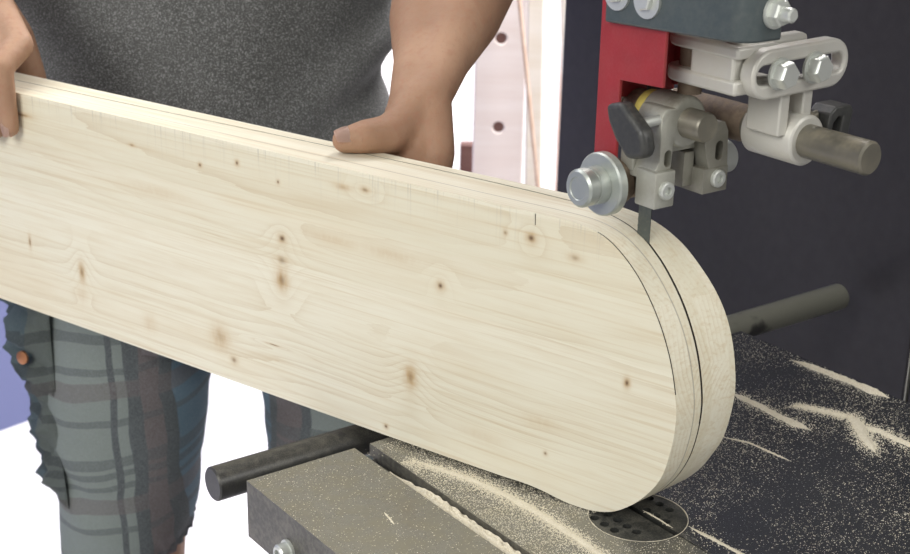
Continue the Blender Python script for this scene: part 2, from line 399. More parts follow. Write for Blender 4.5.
# ------------------------------------------------------------------ setting
bm = BM(); box(bm, -4, 5, -3.5, 6, -0.05, 0)
tag(obj('floor', bm, MAT['floor']), 'pale concrete workshop floor', None, None, 'structure')
def wall_pt(u, z, d=0):   # back wall runs slightly oblique
    a = radians(12); return Vector((0.2931 + u * cos(a) - d * sin(a), 2.2825 + u * sin(a) + d * cos(a), z))
def wall_box(bm, u0, u1, z0, z1, d0=0.0, d1=0.12):
    c = [wall_pt(u, z, d) for z in (z0, z1) for d in (d0, d1) for u in (u0, u1)]
    v = [bm.verts.new(q) for q in c]
    for f in ((0, 2, 3, 1), (4, 5, 7, 6), (0, 1, 5, 4), (1, 3, 7, 5), (3, 2, 6, 7), (2, 0, 4, 6)): bm.faces.new([v[i] for i in f])
bm = BM(); wall_box(bm, -3, 0.75, 0, 2.8)
tag(obj('wall_back', bm, MAT['wallblue']), 'lavender blue back wall behind the person', None, None, 'structure')
bm = BM(); wall_box(bm, 0.75, 3.6, 0, 2.8, -0.01)
tag(obj('wall_right', bm, MAT['wallwhite']), 'brightly lit white wall behind the leaning timber', None, None, 'structure')

# ------------------------------------------------------------------ bandsaw
saw = thing('bandsaw', 'large bandsaw with charcoal column, red blade guard and sawdust covered steel table', 'bandsaw', (0.55, 0.10, 0))
# column, a tall sheet steel body with an access door
bm = BM(); box(bm, 0.535, 0.90, 0.168, 0.722, 0.0, 1.90)
obj('column', bm, MAT['column'], saw, 0.004)
bm = BM(); box(bm, 0.535, 0.90, -0.62, 0.1655, 0.0, 1.90)
obj('column_door', bm, MAT['column'], saw, 0.003)
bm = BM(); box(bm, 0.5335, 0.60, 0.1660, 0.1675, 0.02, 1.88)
obj('seam_highlight', bm, MAT['alu2'], saw)  # light strip that paints the highlight along the door seam
bm = BM(); box(bm, 0.02, 0.50, -0.24, 0.05, 0.0, 0.86); box(bm, 0.50, 0.538, -0.24, 0.05, 0.25, 0.75)
obj('lower_wheel_housing', bm, MAT['column'], saw, 0.02, seg=3)
bm = BM(); box(bm, 0.06, 0.29, -0.16, 0.04, 0.855, T - 0.041)
obj('trunnion', bm, MAT['rim'], saw, 0.005)
bm = BM(); box(bm, -0.30, 0.90, -0.20, 0.16, 1.72, 2.5)
obj('upper_wheel_housing', bm, MAT['column'], saw, 0.06, seg=4)

# table
bm = BM(); box(bm, -0.1986, 0.3128, -0.33, 0.197, T - 0.0455, T)
table = obj('table', bm, [MAT['table'], MAT['rim']], saw)
cut = BM()
box(cut, -0.1067, -0.0931, -0.4, 0.3, T - 0.010, T + 0.02)                       # mitre slot
box(cut, -0.1100, -0.0898, -0.4, 0.3, T - 0.0145, T - 0.0098)
carve(table, cut)
cut = BM(); cyl(cut, (0, 0, T - 0.005), (0, 0, T + 0.02), 0.0348, seg=64); carve(table, cut)
cut = BM(); cyl(cut, (0, 0, T - 0.06), (0, 0, T + 0.02), 0.0315, seg=48); carve(table, cut)
cut = BM(); box(cut, 0.0042, 0.0058, -0.4, -0.02, T - 0.06, T + 0.02); carve(table, cut)
for p in table.data.polygons: p.material_index = 0 if p.normal.z > 0.7 else 1
bv = table.modifiers.new('bevel', 'BEVEL'); bv.width = 0.0009; bv.segments = 2; bv.limit_method = 'ANGLE'; bv.angle_limit = radians(40)
# throat plate with its holes
bm = BM(); cyl(bm, (0, 0, T - 0.0045), (0, 0, T - 0.0004), 0.0342, seg=64)
ins = obj('throat_plate', bm, MAT['insert'], saw)
cut = BM()
for x, ys in ((0.0248, (0.0145, 0.0044, -0.0056)), (0.0113, (0.0032, -0.0063, -0.0160)), (-0.0263, (0.0156, 0.0052, -0.0048)), (-0.0152, (0.0140, 0.0040, -0.0056, -0.0150)), (0.018, (0.024,)), (-0.0175, (0.0245,))):
    for y in ys: cyl(cut, (x, y, T - 0.02), (x, y, T + 0.01), 0.0033, seg=20)
box(cut, 0.0028, 0.0070, -0.036, 0.031, T - 0.02, T + 0.01)
carve(ins, cut)
bm = BM(); cyl(bm, (0, 0, T - 0.040), (0, 0, T - 0.0385), 0.0312, seg=40); obj('void_disc', bm, MAT['black'], saw)  # black disc that paints the shade seen through the plate's holes
# screw on the table side
bm = BM(); lathe(bm, (-0.1986, 0.1379, T - 0.0285), (-1, 0, 0), [(0, 0.0085), (0.002, 0.0085), (0.002, 0.0068), (0.008, 0.0068), (0.0095, 0.0055), (0.0095, 0.0035), (0.005, 0.0033), (0.005, 0)], 28)
obj('side_screw', bm, MAT['zinc'], table)
# fence rail with its brackets
bm = BM(); cyl(bm, (-0.2045, 0.240, T - 0.0205), (0.506, 0.240, T - 0.0205), 0.0133, seg=40, ch=0.0012)
rail = obj('fence_rail', bm, MAT['rail'], saw)
for x in (0.03, 0.26):
    bm = BM(); cyl(bm, (x, 0.19, T - 0.0245), (x, 0.236, T - 0.0245), 0.006); obj('rail_stud', bm, MAT['rim'], rail)

# blade
BL = Bp(-0.0060, -0.0275, 0)
bm = BM(); w, th = 0.0046, 0.00035
for z0, z1 in ((0.80, 1.78),):
    c = [BL + CV * a + NV * b for a, b in ((-w, -th), (w, -th), (w, th), (-w, th))]
    lo = [bm.verts.new((q.x, q.y, z0)) for q in c]; hi = [bm.verts.new((q.x, q.y, z1)) for q in c]
    for k in range(4): bm.faces.new((lo[k], lo[(k + 1) % 4], hi[(k + 1) % 4], hi[k]))
    bm.faces.new(lo); bm.faces.new(hi)
blade = obj('blade', bm, MAT['blade'], saw)
bm = BM(); z = T + 0.10
while z < T + 0.34:
    a = BL + CV * w; b = BL + CV * (w + 0.0004)
    v = [bm.verts.new((a.x, a.y, z)), bm.verts.new((a.x, a.y, z + 0.0042)), bm.verts.new((b.x, b.y, z + 0.0006))]; bm.faces.new(v); z += 0.0045
bmesh.ops.solidify(bm, geom=bm.faces[:], thickness=0.0006)
obj('teeth', bm, MAT['blade'], blade)

# red blade guard: bent sheet, left leaf is an L
bm = BM(); L = []
pts = [(0.0305, 0.225), (0.0305, 0.60), (-0.0265, 0.60), (-0.0265, 0.3105), (0.0105, 0.3085), (0.0105, 0.225)]
prism(bm, [(y, T + z) for y, z in pts], 'x', -0.032, -0.0295)
box(bm, -0.0295, 0.033, 0.028, 0.0305, T + 0.292, T + 0.60)
prism(bm, [(y, T + z) for y, z in [(0.0305, 0.295), (0.0305, 0.60), (-0.0265, 0.60), (-0.0265, 0.302)]], 'x', 0.0305, 0.033)
obj('blade_guard', bm, MAT['red'], saw, 0.0006)
# slate coloured post plate, an angle with a rounded corner
bm = BM(); R_ = 0.014; out = []; inn = []
for k in range(9):
    a = pi + (pi / 2) * k / 8
    out.append((-0.0375 + R_ + R_ * cos(a), -0.0935 + R_ + R_ * sin(a))); inn.append((-0.0375 + R_ + (R_ - 0.005) * cos(a), -0.0935 + R_ + (R_ - 0.005) * sin(a)))
outline = [(-0.0375, 0.0215)] + out + [(-0.0085, -0.0935), (-0.0085, -0.0885)] + inn[::-1] + [(-0.0325, 0.0215)]
prism(bm, outline, 'z', T + 0.343, T + 0.64)
for v in bm.verts: v.co.z += (0.0215 - v.co.y) * 0.045
post = obj('guide_post', bm, MAT['slate'], saw, 0.0015)
bm = BM(); box(bm, -0.0325, 0.028, -0.03, 0.026, T + 0.60, T + 0.80); obj('post_slide', bm, MAT['rod'], saw, 0.002)
def hexbolt(bm, c, d, r=0.008, h=0.006, washer=0.0115, stud=0.0):
    u, v, d = frame(d); c = Vector(c)
    lathe(bm, c, d, [(0, washer), (0.0018, washer), (0.0018, 0)], 28)
    rings = []
    for a, s_ in ((0.0016, 1), (0.0016 + h * 0.8, 1), (0.0016 + h, 0.85)):
        rings.append([bm.verts.new(c + d * a + r * s_ * (cos(pi * k / 3 + 0.2) * u + sin(pi * k / 3 + 0.2) * v)) for k in range(6)])
    for A, B in zip(rings, rings[1:]):
        for k in range(6): bm.faces.new((A[k], A[(k + 1) % 6], B[(k + 1) % 6], B[k]))
    bm.faces.new(rings[0]); bm.faces.new(rings[-1])
    if stud: lathe(bm, c + d * (h), d, [(0, r * 0.55), (stud, r * 0.55), (stud + 0.001, r * 0.42)], 18)
for y, z in ((0.0105, 0.3625), (-0.0155, 0.3615)):
    bm = BM(); hexbolt(bm, (-0.0375, y, T + z), (-1, 0, 0), 0.0062, 0.004, 0.0108); obj('bolt', bm, MAT['zinc'], post)
bm = BM(); hexbolt(bm, (-0.0165, -0.0935, T + 0.3645), (0, -1, 0), 0.0075, 0.006, 0.0092, 0.007); obj('bolt', bm, MAT['zinc'], post)

# cast arm: fork clamped on the slide, slotted plate at its end
bm = BM()
PY0, PY1 = -0.068, -0.057
prism(bm, stadium(0.0145, 0.0700, 0.0, 0.0150, 14), 'y', PY0, PY1)
for v in bm.verts: v.co.z += T + 0.3215 + (v.co.x - 0.042) * 0.02
arm = obj('guide_arm', bm, MAT['alu'], saw)
cut = BM(); prism(cut, stadium(0.0095, 0.0745, 0.0, 0.0060, 8), 'y', PY0 - 0.01, PY1 + 0.01)
for v in cut.verts: v.co.z += T + 0.3215 + (v.co.x - 0.042) * 0.02
carve(arm, cut)
b_ = arm.modifiers.new('bevel', 'BEVEL'); b_.width = 0.0016; b_.segments = 2; b_.limit_method = 'ANGLE'; b_.angle_limit = radians(50)
bm = BM()
box(bm, -0.0045, 0.0070, -0.056, -0.0205, T + 0.3120, T + 0.3345); box(bm, 0.007, 0.012, -0.035, -0.0205, T + 0.3120, T + 0.3345)
for z0, z1 in ((0.3300, 0.3375), (0.3085, 0.3175)):                       # the two fork prongs, rounded ends
    prism(bm, [(x, y) for x, y in [(-0.006, -0.060), (-0.006, -0.012)] + [(0.010 - 0.016 * cos(pi * k / 10), -0.012 + 0.018 * sin(pi * k / 10)) for k in range(1, 10)] + [(0.026, -0.012), (0.030, -0.060)]], 'z', T + z0, T + z1)
obj('fork', bm, MAT['alu'], arm, 0.0018)
bm = BM(); cyl(bm, (0.008, -0.010, T + 0.300), (0.008, -0.010, T + 0.345), 0.0075); obj('fork_pin', bm, MAT['rust'], arm)
bm = BM(); box(bm, 0.000, 0.060, -0.056, -0.044, T + 0.3315, T + 0.3400); obj('arm_rib', bm, MAT['alu'], arm, 0.003)
for x in (0.0220, 0.0520):
    bm = BM(); hexbolt(bm, (x, PY0, T + 0.3215 + (x - 0.042) * 0.02), (0, -1, 0), 0.0084, 0.0080, 0.0098); obj('bolt', bm, MAT['zinc'], arm)

# clamp hanging under the arm, carrying the long rod
RX, RZ = 0.0545, T + 0.2755
bm = BM()
lathe(bm, (RX, -0.026, RZ), (0, -1, 0), [(0, 0.0150), (0.0015, 0.0160), (0.040, 0.0160), (0.0415, 0.0152)], 40)
box(bm, 0.0325, 0.0410, -0.0625, -0.036, RZ + 0.004, T + 0.310)
box(bm, 0.0530, 0.0615, -0.0625, -0.036, RZ + 0.008, T + 0.311)
box(bm, 0.0325, 0.0615, -0.0500, -0.036, T + 0.3040, T + 0.311)
rc = obj('rod_clamp', bm, MAT['alu'], saw, 0.0012)
bm = BM(); cyl(bm, (RX + 0.012, -0.050, RZ + 0.006), (0.084, -0.050, RZ + 0.010), 0.0030); lathe(bm, (RX + 0.014, -0.050, RZ + 0.008), (1, 0, 0.1), [(0, 0.0045), (0.007, 0.0045)], 20)
obj('wing_screw_shaft', bm, MAT['rod'], rc)
bm = BM()
prism(bm, [(0.078, RZ - 0.006), (0.081, RZ + 0.012), (0.086, RZ + 0.016), (0.100, RZ + 0.016), (0.103, RZ + 0.012), (0.100, RZ - 0.006), (0.091, RZ - 0.008), (0.094, RZ + 0.009), (0.089, RZ + 0.0095), (0.085, RZ + 0.006), (0.083, RZ - 0.006)], 'y', -0.062, -0.045)
obj('wing_knob', bm, MAT['plastic'], rc, 0.001)
bm = BM(); cyl(bm, (RX, 0.050, RZ), (RX, -0.116, RZ), 0.0105, seg=40, ch=0.0014)
obj('guide_rod', bm, MAT['rod'], saw)
bm = BM(); lathe(bm, (RX, 0.045, RZ), (0, -1, 0), [(0, 0.0115), (0.03, 0.0122), (0.060, 0.0122), (0.066, 0.0108)], 32)
obj('rod_sleeve', bm, MAT['rust'], saw)

# guide holder: ring on the short rod, two arms with slotted ends
HX, HZ = 0.001, T + 0.2835
bm = BM()
lathe(bm, (HX, 0.010, HZ), (0, -1, 0), [(0, 0.0150), (0.002, 0.0165), (0.026, 0.0165), (0.028, 0.0150)], 40)
prism(bm, [(-0.0275, HZ - T - 0.034), (-0.0115, HZ - T - 0.034), (-0.010, HZ - T - 0.012), (-0.006, HZ - T - 0.003), (-0.004, HZ - T + 0.010), (-0.018, HZ - T + 0.011), (-0.0215, HZ - T + 0.006), (-0.0215, HZ - T - 0.022)], 'y', -0.0180, 0.004)
for v in bm.verts:
    pass
gh = None
for v in list(bm.verts):
    if v.co.z < 0.5: v.co.z += T
box(bm, -0.0275, -0.0105, -0.0220, -0.004, T + 0.2325, T + 0.2560)                                  # left guide block
box(bm, -0.020, 0.034, -0.012, 0.004, T + 0.2640, T + 0.2740)                                       # bridge between the arms
gh = obj('guide_holder', bm, MAT['alu2'], saw, 0.0012)
cut = BM(); prism(cut, [(z, x) for x, z in stadium(T + 0.2605, T + 0.2650, -0.0145, 0.0032, 6)], 'y', -0.03, -0.012); carve(gh, cut)
gh.modifiers.clear(); b_ = gh.modifiers.new('bevel', 'BEVEL'); b_.width = 0.001; b_.segments = 2; b_.limit_method = 'ANGLE'; b_.angle_limit = radians(40)
bm = BM()
box(bm, 0.0140, 0.0355, -0.0220, 0.004, T + 0.2360, T + 0.2520)
prism(bm, [(0.0195, T + 0.250), (0.0355, T + 0.250), (0.0335, T + 0.275), (0.0300, T + 0.281), (0.0100, T + 0.283), (0.0150, T + 0.262)], 'y', -0.0215, 0.002)
box(bm, 0.0060, 0.0145, -0.012, 0.004, T + 0.240, T + 0.262)
gr_ = obj('guide_block', bm, MAT['alu3'], saw)
cut = BM(); prism(cut, [(z, x) for x, z in stadium(T + 0.2600, T + 0.2660, 0.0268, 0.0034, 6)], 'y', -0.03, -0.013); carve(gr_, cut)
b_ = gr_.modifiers.new('bevel', 'BEVEL'); b_.width = 0.001; b_.segments = 2; b_.limit_method = 'ANGLE'; b_.angle_limit = radians(40)
def socket(parent, x, y, z, r=0.0058):
    bm = BM(); lathe(bm, (x, y, z), (0, -1, 0), [(0, r), (0.0022, r), (0.0030, r * 0.85), (0.0030, r * 0.48), (0.0008, r * 0.44), (0.0008, 0)], 28); obj('socket_screw', bm, MAT['zinc'], parent)
socket(gh, -0.0188, -0.0220, T + 0.2440); socket(gr_, 0.0262, -0.0220, T + 0.2450)
bm = BM(); lathe(bm, (HX, 0.044, HZ), (0, -1, 0), [(0, 0.0095), (0.077, 0.0095), (0.0785, 0.0085)], 36); tr = obj('thrust_rod', bm, MAT['rod'], saw)
bm = BM(); lathe(bm, (HX, 0.046, HZ), (0, -1, 0), [(0, 0.0140), (0.014, 0.0148), (0.016, 0.0135)], 36); obj('end_ring', bm, MAT['alu2'], tr)
bm = BM(); lathe(bm, (HX, 0.030, HZ), (0, -1, 0), [(0, 0.0128), (0.013, 0.0128)], 36); obj('dark_collar', bm, MAT['rust'], tr)
bm = BM(); lathe(bm, (HX, 0.0165, HZ), (0, -1, 0), [(0, 0.0145), (0.007, 0.0145)], 36); obj('yellow_collar', bm, MAT['yellow'], tr)
# wing knob on the left
bm = BM(); cyl(bm, (-0.018, -0.014, T + 0.2875), (-0.046, -0.014, T + 0.2860), 0.0032, seg=16); ks = obj('knob_stud', bm, MAT['zinc'], gh)
bm = BM()
prism(bm, [(y, T + z) for y, z in [(0.0070, 0.2960), (-0.0070, 0.3000), (-0.0270, 0.2860), (-0.0300, 0.2760), (-0.0285, 0.2695), (-0.0140, 0.2660), (-0.0030, 0.2760), (0.0040, 0.2860)]], 'x', -0.047, -0.036)
obj('wing_knob', bm, MAT['plastic'], gh, 0.0035, seg=3)
# side guide rollers
DY, DZ = 0.0140, T + 0.2425
bm = BM(); lathe(bm, (-0.0340, DY, DZ), (-1, 0, 0), [(0, 0.0190), (0.0012, 0.0203), (0.0062, 0.0203), (0.0074, 0.0193), (0.0074, 0.0130)], 48)
sg = obj('side_guide', bm, MAT['chrome'], saw)
bm = BM(); lathe(bm, (-0.0415, DY, DZ), (-1, 0, 0), [(0, 0.0122), (0.008, 0.0122), (0.0082, 0.0115), (0.0098, 0.0115), (0.0100, 0.0122), (0.0158, 0.0122), (0.0174, 0.0107), (0.0176, 0.0075), (0.0170, 0.0070), (0.0170, 0)], 40)
obj('guide_knob', bm, MAT['chrome'], sg)
bm = BM(); lathe(bm, (-0.0345, DY, DZ), (1, 0, 0), [(0, 0.0150), (0.010, 0.0145), (0.011, 0.0105), (0.013, 0.0105), (0.0138, 0.0125), (0.0190, 0.0125)], 32); obj('roller_hub', bm, MAT['rust'], sg)
bm = BM(); box(bm, -0.0265, -0.0110, 0.000, 0.012, T + 0.252, T + 0.268); obj('guide_arm_stub', bm, MAT['alu2'], sg, 0.001)
bm = BM(); lathe(bm, (0.0100, DY, DZ + 0.002), (1, 0, 0), [(0, 0.008), (0.040, 0.008), (0.040, 0.0112), (0.062, 0.0112), (0.0635, 0.0100)], 36); obj('side_guide', bm, MAT['zinc'], saw)

# ------------------------------------------------------------------ workpiece
def smooth_path(P, n):
    out = []
    for i in range(len(P) - 1):
        a = P[max(i - 1, 0)]; b = P[i]; c = P[i + 1]; d = P[min(i + 2, len(P) - 1)]
        for k in range(12):
            t_ = k / 12
            out.append(tuple(0.5 * (2 * b[j] + (c[j] - a[j]) * t_ + (2 * a[j] - 5 * b[j] + 4 * c[j] - d[j]) * t_ ** 2 + (3 * b[j] - a[j] - 3 * c[j] + d[j]) * t_ ** 3) for j in (0, 1)))
    out.append(P[-1])
    L = [0]
    for p, q in zip(out, out[1:]): L.append(L[-1] + hypot(q[0] - p[0], q[1] - p[1]))
    res = []; j = 0
    for k in range(n):
        x = L[-1] * k / (n - 1)
        while j < len(L) - 2 and L[j + 1] < x: j += 1
        f = (x - L[j]) / max(L[j + 1] - L[j], 1e-9)
        res.append((out[j][0] + (out[j + 1][0] - out[j][0]) * f, out[j][1] + (out[j + 1][1] - out[j][1]) * f))
    return res
FR = [(0.085, .2070), (0.050, .2070), (.0305, .2066), (.0151, .2042), (.002, .1985), (-.0122, .1868), (-.0243, .1722), (-.0368, .1510), (-.0458, .1286), (-.0513, .1063), (-.0535, .0885),
      (-.0516, .0660), (-.0453, .0420), (-.0316, .0222), (-.0169, .0095), (-.0045, .0035), (.0080, .0010), (.0220, .0004), (.0330, .0013), (.0450, .0030), (.0600, .0040), (.0800, .0034)]
BK = [(0.085, .2070), (.035, .2066), (.002, .2018), (-.020, .1916), (-.036, .1780), (-.051, .1605), (-.0615, .1405), (-.0680, .1150), (-.0698, .0900), (-.065, .0605), (-.057, .0430), (-.0485, .0290), (-.035, .0150), (-.018, .0062), (0, .0015), (.020, .0004), (.045, .0026), (.0800, .0034)]
NN = 90
FR = smooth_path(FR, NN); BK = smooth_path(BK, NN)
EXT = [0.85, 0.70, 0.56, 0.44, 0.34, 0.25, 0.18, 0.13]
FR = [(s, .2070) for s in EXT] + FR + [(s, .0030) for s in EXT[::-1]]
BK = [(s, .2070) for s in EXT] + BK + [(s, .0030) for s in EXT[::-1]]
TH = 0.052
def contour(i, n):
    f = min(max(-n / TH, 0), 1); return (FR[i][0] * (1 - f) + BK[i][0] * f, FR[i][1] * (1 - f) + BK[i][1] * f)
def kerf(s):
    K = [(-0.1, .0215), (-.04, .0225), (-.012, .026), (-.005, .0275), (.0175, .031), (.05, .038), (.10, .0415), (.2, .042), (.3, .0405), (.5, .034), (.65, .031), (.9, .029)]
    for (a, p), (b, q) in zip(K, K[1:]):
        if s <= b: return p + (q - p) * (s - a) / (b - a)
    return K[-1][1]
def kgap(s): return 0.0016 if s < -0.0005 else max(0.0005, 0.0016 - (s + 0.0005) * 0.2)
board = thing('workpiece', 'long pale laminated pine board with rounded end standing on edge against the blade', 'wooden board', Bp(0, 0, 0))
def slab(name, levels):
    bm = BM(); lay = bm.verts.layers.float_vector.new('board_coord'); rows = []
    for lv in levels:
        row = []
        for i in range(len(FR)):
            n = lv(FR[i][0]); s, z = contour(i, n)
            v = bm.verts.new(Bp(s, n, z)); v[lay] = (s, n, z); row.append(v)
        rows.append(row)
    m = len(FR)
    for A, B in zip(rows, rows[1:]):
        for i in range(m): bm.faces.new((A[i], A[(i + 1) % m], B[(i + 1) % m], B[i]))
    nside = len(bm.faces)
    for row in (rows[0], rows[-1]):
        for i in range(m // 2 - 1): bm.faces.new((row[i], row[i + 1], row[m - 2 - i], row[m - 1 - i]))
    o = obj(name, bm, [MAT['board'], MAT['scorch_shade']], board, ang=50)
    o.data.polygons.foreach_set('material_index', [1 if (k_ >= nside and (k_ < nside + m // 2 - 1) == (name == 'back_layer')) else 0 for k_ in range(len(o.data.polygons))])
    return o
front = slab('front_layer', [lambda s: 0.0, lambda s: -0.008, lambda s: -0.0157, lambda s: -0.022, lambda s: -kerf(s) + kgap(s) / 2])
back = slab('back_layer', [lambda s: -kerf(s) - kgap(s) / 2, lambda s: -0.047, lambda s: -TH])
# pencil line along the rim of the front face and down the scribed cut
def line_strip(name, idx, n0, n1, off, parent):
    bm = BM(); prev = None
    for i in idx:
        fn0 = n0 if callable(n0) else (lambda s: n0); fn1 = n1 if callable(n1) else (lambda s: n1); nA, nB = fn0(FR[i][0]), fn1(FR[i][0])
        s0, z0 = contour(i - 1, nA); s1, z1 = contour(i + 1, nA); tx, tz = s1 - s0, z1 - z0; l = hypot(tx, tz) or 1
        ox, oz = tz / l, -tx / l
        if ox > 0: pass
        cs = contour(i, nA); ce = contour(i, nB)
        nrm = (ox, oz)
        if (cs[0] - 0.06) * nrm[0] + (cs[1] - 0.104) * nrm[1] < 0: nrm = (-ox, -oz)
        a = bm.verts.new(Bp(cs[0] + nrm[0] * off, nA, cs[1] + nrm[1] * off)); b = bm.verts.new(Bp(ce[0] + nrm[0] * off, nB, ce[1] + nrm[1] * off))
        if prev: bm.faces.new((prev[0], a, b, prev[1]))
        prev = (a, b)
    bmesh.ops.solidify(bm, geom=bm.faces[:], thickness=0.0001)
    return obj(name, bm, MAT['pencil'], parent)
line_strip('pencil_line', range(len(EXT) + 16, len(EXT) + 44), 0.0001, -0.0007, 0.00015, front)
line_strip('pencil_line', range(1, len(EXT) + 50), lambda s: -kerf(s) + 0.0008, lambda s: -kerf(s) + 0.0002, 0.00012, front)
bm = BM(); q = [Bp(0.0617, 0.00012, 0.2065), Bp(0.0610, 0.00012, 0.2065), Bp(0.0609, 0.00012, 0.1985), Bp(0.0614, 0.00012, 0.1985)]
bm.faces.new([bm.verts.new(x) for x in q]); bmesh.ops.solidify(bm, geom=bm.faces[:], thickness=0.0001)
obj('pencil_tick', bm, MAT['pencil'], front)

# ------------------------------------------------------------------ sawdust
def grain(bm, x, y, r):
    a = random.random() * 6.28; e = random.uniform(0.5, 1.0)
    p = [bm.verts.new((x + r * cos(a + k * 2.09) * (e if k else 1), y + r * sin(a + k * 2.09), T + 0.00002)) for k in range(3)]
    q = bm.verts.new((x, y, T + r * 0.7))
    bm.faces.new(p); [bm.faces.new((p[k], p[(k + 1) % 3], q)) for k in range(3)]
def pile(name, label, path, width, height, seed, zb=T, res=0.0016, taper=True, scatter=9, pw=2):
    """low heap along a path of (x, y): irregular outline, crumbly top."""
    bm = BM(); pts = []
    for (x0, y0), (x1, y1) in zip(path, path[1:]):
        k = max(2, int(hypot(x1 - x0, y1 - y0) / res))
        pts += [(x0 + (x1 - x0) * i / k, y0 + (y1 - y0) * i / k) for i in range(k)]
    pts.append(path[-1]); M = 9; prev = None; n = len(pts)
    for i, (x, y) in enumerate(pts):
        a = pts[max(i - 2, 0)]; b = pts[min(i + 2, n - 1)]; tx, ty = b[0] - a[0], b[1] - a[1]; l = hypot(tx, ty) or 1; nx, ny = -ty / l, tx / l
        f = i / (n - 1); e = min(1, sin(pi * min(max(f, 0.02), 0.98)) * 2.2) if taper else 1
        wv = width(f) if callable(width) else width
        row = []
        for j in range(M + 1):
            t_ = j / M * 2 - 1
            side = 1 if pw > 5 else 1 + 0.55 * noise.noise((i * res * 70 + seed * 9, 3.1 if t_ > 0 else 8.7, seed)) + 0.3 * noise.noise((i * res * 300, 1.7 if t_ > 0 else 5.2, seed))
            d = t_ * wv * 0.5 * e * max(side, 0.2)
            h = height * e * (1 - abs(t_) ** pw) * (0.8 + 0.7 * noise.noise((x * 180, y * 180, j * 0.9 + seed)))
            row.append(bm.verts.new((x + nx * d, y + ny * d, zb + (max(h, 0.0001) if 0 < j < M else 0.00002))))
        if prev:
            for j in range(M): bm.faces.new((prev[j], prev[j + 1], row[j + 1], row[j]))
        prev = row
        for q in range(int(scatter * (0.4 + e))):
            gw = max(wv * 0.75, 0.0034 if scatter > 40 else 0); gx, gy = x + nx * random.gauss(0, gw) + tx / l * random.gauss(0, 0.002), y + ny * random.gauss(0, gw) + ty / l * random.gauss(0, 0.002)
            if gx < 0.3125 and gy < 0.196 and not (-0.1067 < gx < -0.0931): grain(bm, gx, gy, random.uniform(0.0003, 0.0008))
    o = obj(name, bm, MAT['dust'])
    return tag(o, label, 'sawdust', None, 'stuff')
pile('sawdust_ridge', 'thick ridge of sawdust along the far right edge of the steel table', [(0.300, 0.125), (0.303, 0.100), (0.3055, 0.065), (0.3075, 0.026)], lambda f: 0.005 + 0.006 * f, 0.0030, 1, scatter=7)
pile('sawdust_streak', 'broad streak of sawdust on the dark table right of the rounded board end', [(0.206, 0.106), (0.2055, 0.080), (0.2035, 0.045), (0.2055, 0.022)], 0.0085, 0.0016, 2, scatter=16)
pile('sawdust_line', 'thin line of sawdust below the broad streak on the dark table', [(0.1385, 0.054), (0.149, 0.035), (0.152, -0.005)], 0.0022, 0.0005, 3, scatter=3)
pile('sawdust_blade_line', 'pale line of sawdust running from the round throat plate to the near edge', [(0.0192, -0.030), (0.0205, -0.053), (0.0225, -0.080), (0.022, -0.13)], 0.0035, 0.0008, 4, scatter=4)
pile('sawdust_slot_fill', 'sawdust filling the mitre slot of the table', [(-0.0999, 0.160), (-0.0999, 0.10), (-0.0999, -0.05), (-0.0999, -0.2)], 0.0134, 0.0042, 5, T - 0.0064, scatter=0, pw=9)
pile('sawdust_crest', 'curved crest of sawdust left of the throat plate under the board', [(-0.0830, 0.160), (-0.0752, 0.138), (-0.0640, 0.108), (-0.0575, 0.075), (-0.0545, 0.040), (-0.0545, 0.005), (-0.057, -0.05)], lambda f: 0.003 + 0.0035 * sin(pi * f), 0.0008, 6, scatter=45)
pile('sawdust_line', 'short line of sawdust on the round throat plate beside the blade slot', [(0.0085, 0.004), (0.0088, -0.012), (0.0085, -0.026)], 0.0016, 0.0005, 9, scatter=1)
for k, (pth, wd, sc_) in enumerate([([(0.2560, 0.0245), (0.2440, 0.006), (0.2320, -0.008), (0.2170, -0.031)], 0.0085, 34), ([(0.2470, 0.004), (0.2500, -0.012), (0.2490, -0.045)], 0.007, 26), ([(0.2300, 0.062), (0.2420, 0.040), (0.2500, 0.018)], 0.0055, 60)]):
    lab = ['widest branch of the sawdust spray, bending towards the camera near the far right edge', 'branch of the sawdust spray leaving the right side of the picture', 'thin speckled tail of the sawdust spray pointing at the broad streak'][k]
    pile('sawdust_spray', lab, pth, wd, 0.0013, 10 + k, scatter=sc_)
pile('sawdust_scratch', 'small stroke of sawdust on the table left of the mitre slot', [(-0.146, 0.086), (-0.1425, 0.103)], 0.0016, 0.0004, 20, scatter=2)
bm = BM(); prev = None
for k in range(97):
    a = 2 * pi * k / 96; g_ = 0.0006 * (0.6 + 0.9 * noise.noise((cos(a) * 6, sin(a) * 6, 3)))
    row = [bm.verts.new((0.0345 * cos(a) + d * cos(a), 0.0345 * sin(a) + d * sin(a), T + 0.0001)) for d in (-g_ * 0.5 - 0.0001, g_ * 0.5 + 0.0001)]
    if prev: bm.faces.new((prev[0], prev[1], row[1], row[0]))
    prev = row
bmesh.ops.remove_doubles(bm, verts=bm.verts, dist=1e-5); bmesh.ops.solidify(bm, geom=bm.faces[:], thickness=0.0002)
tag(obj('sawdust_ring', bm, MAT['dust']), 'thin pale ring of dust packed in the seam round the throat plate', 'sawdust', None, 'stuff')
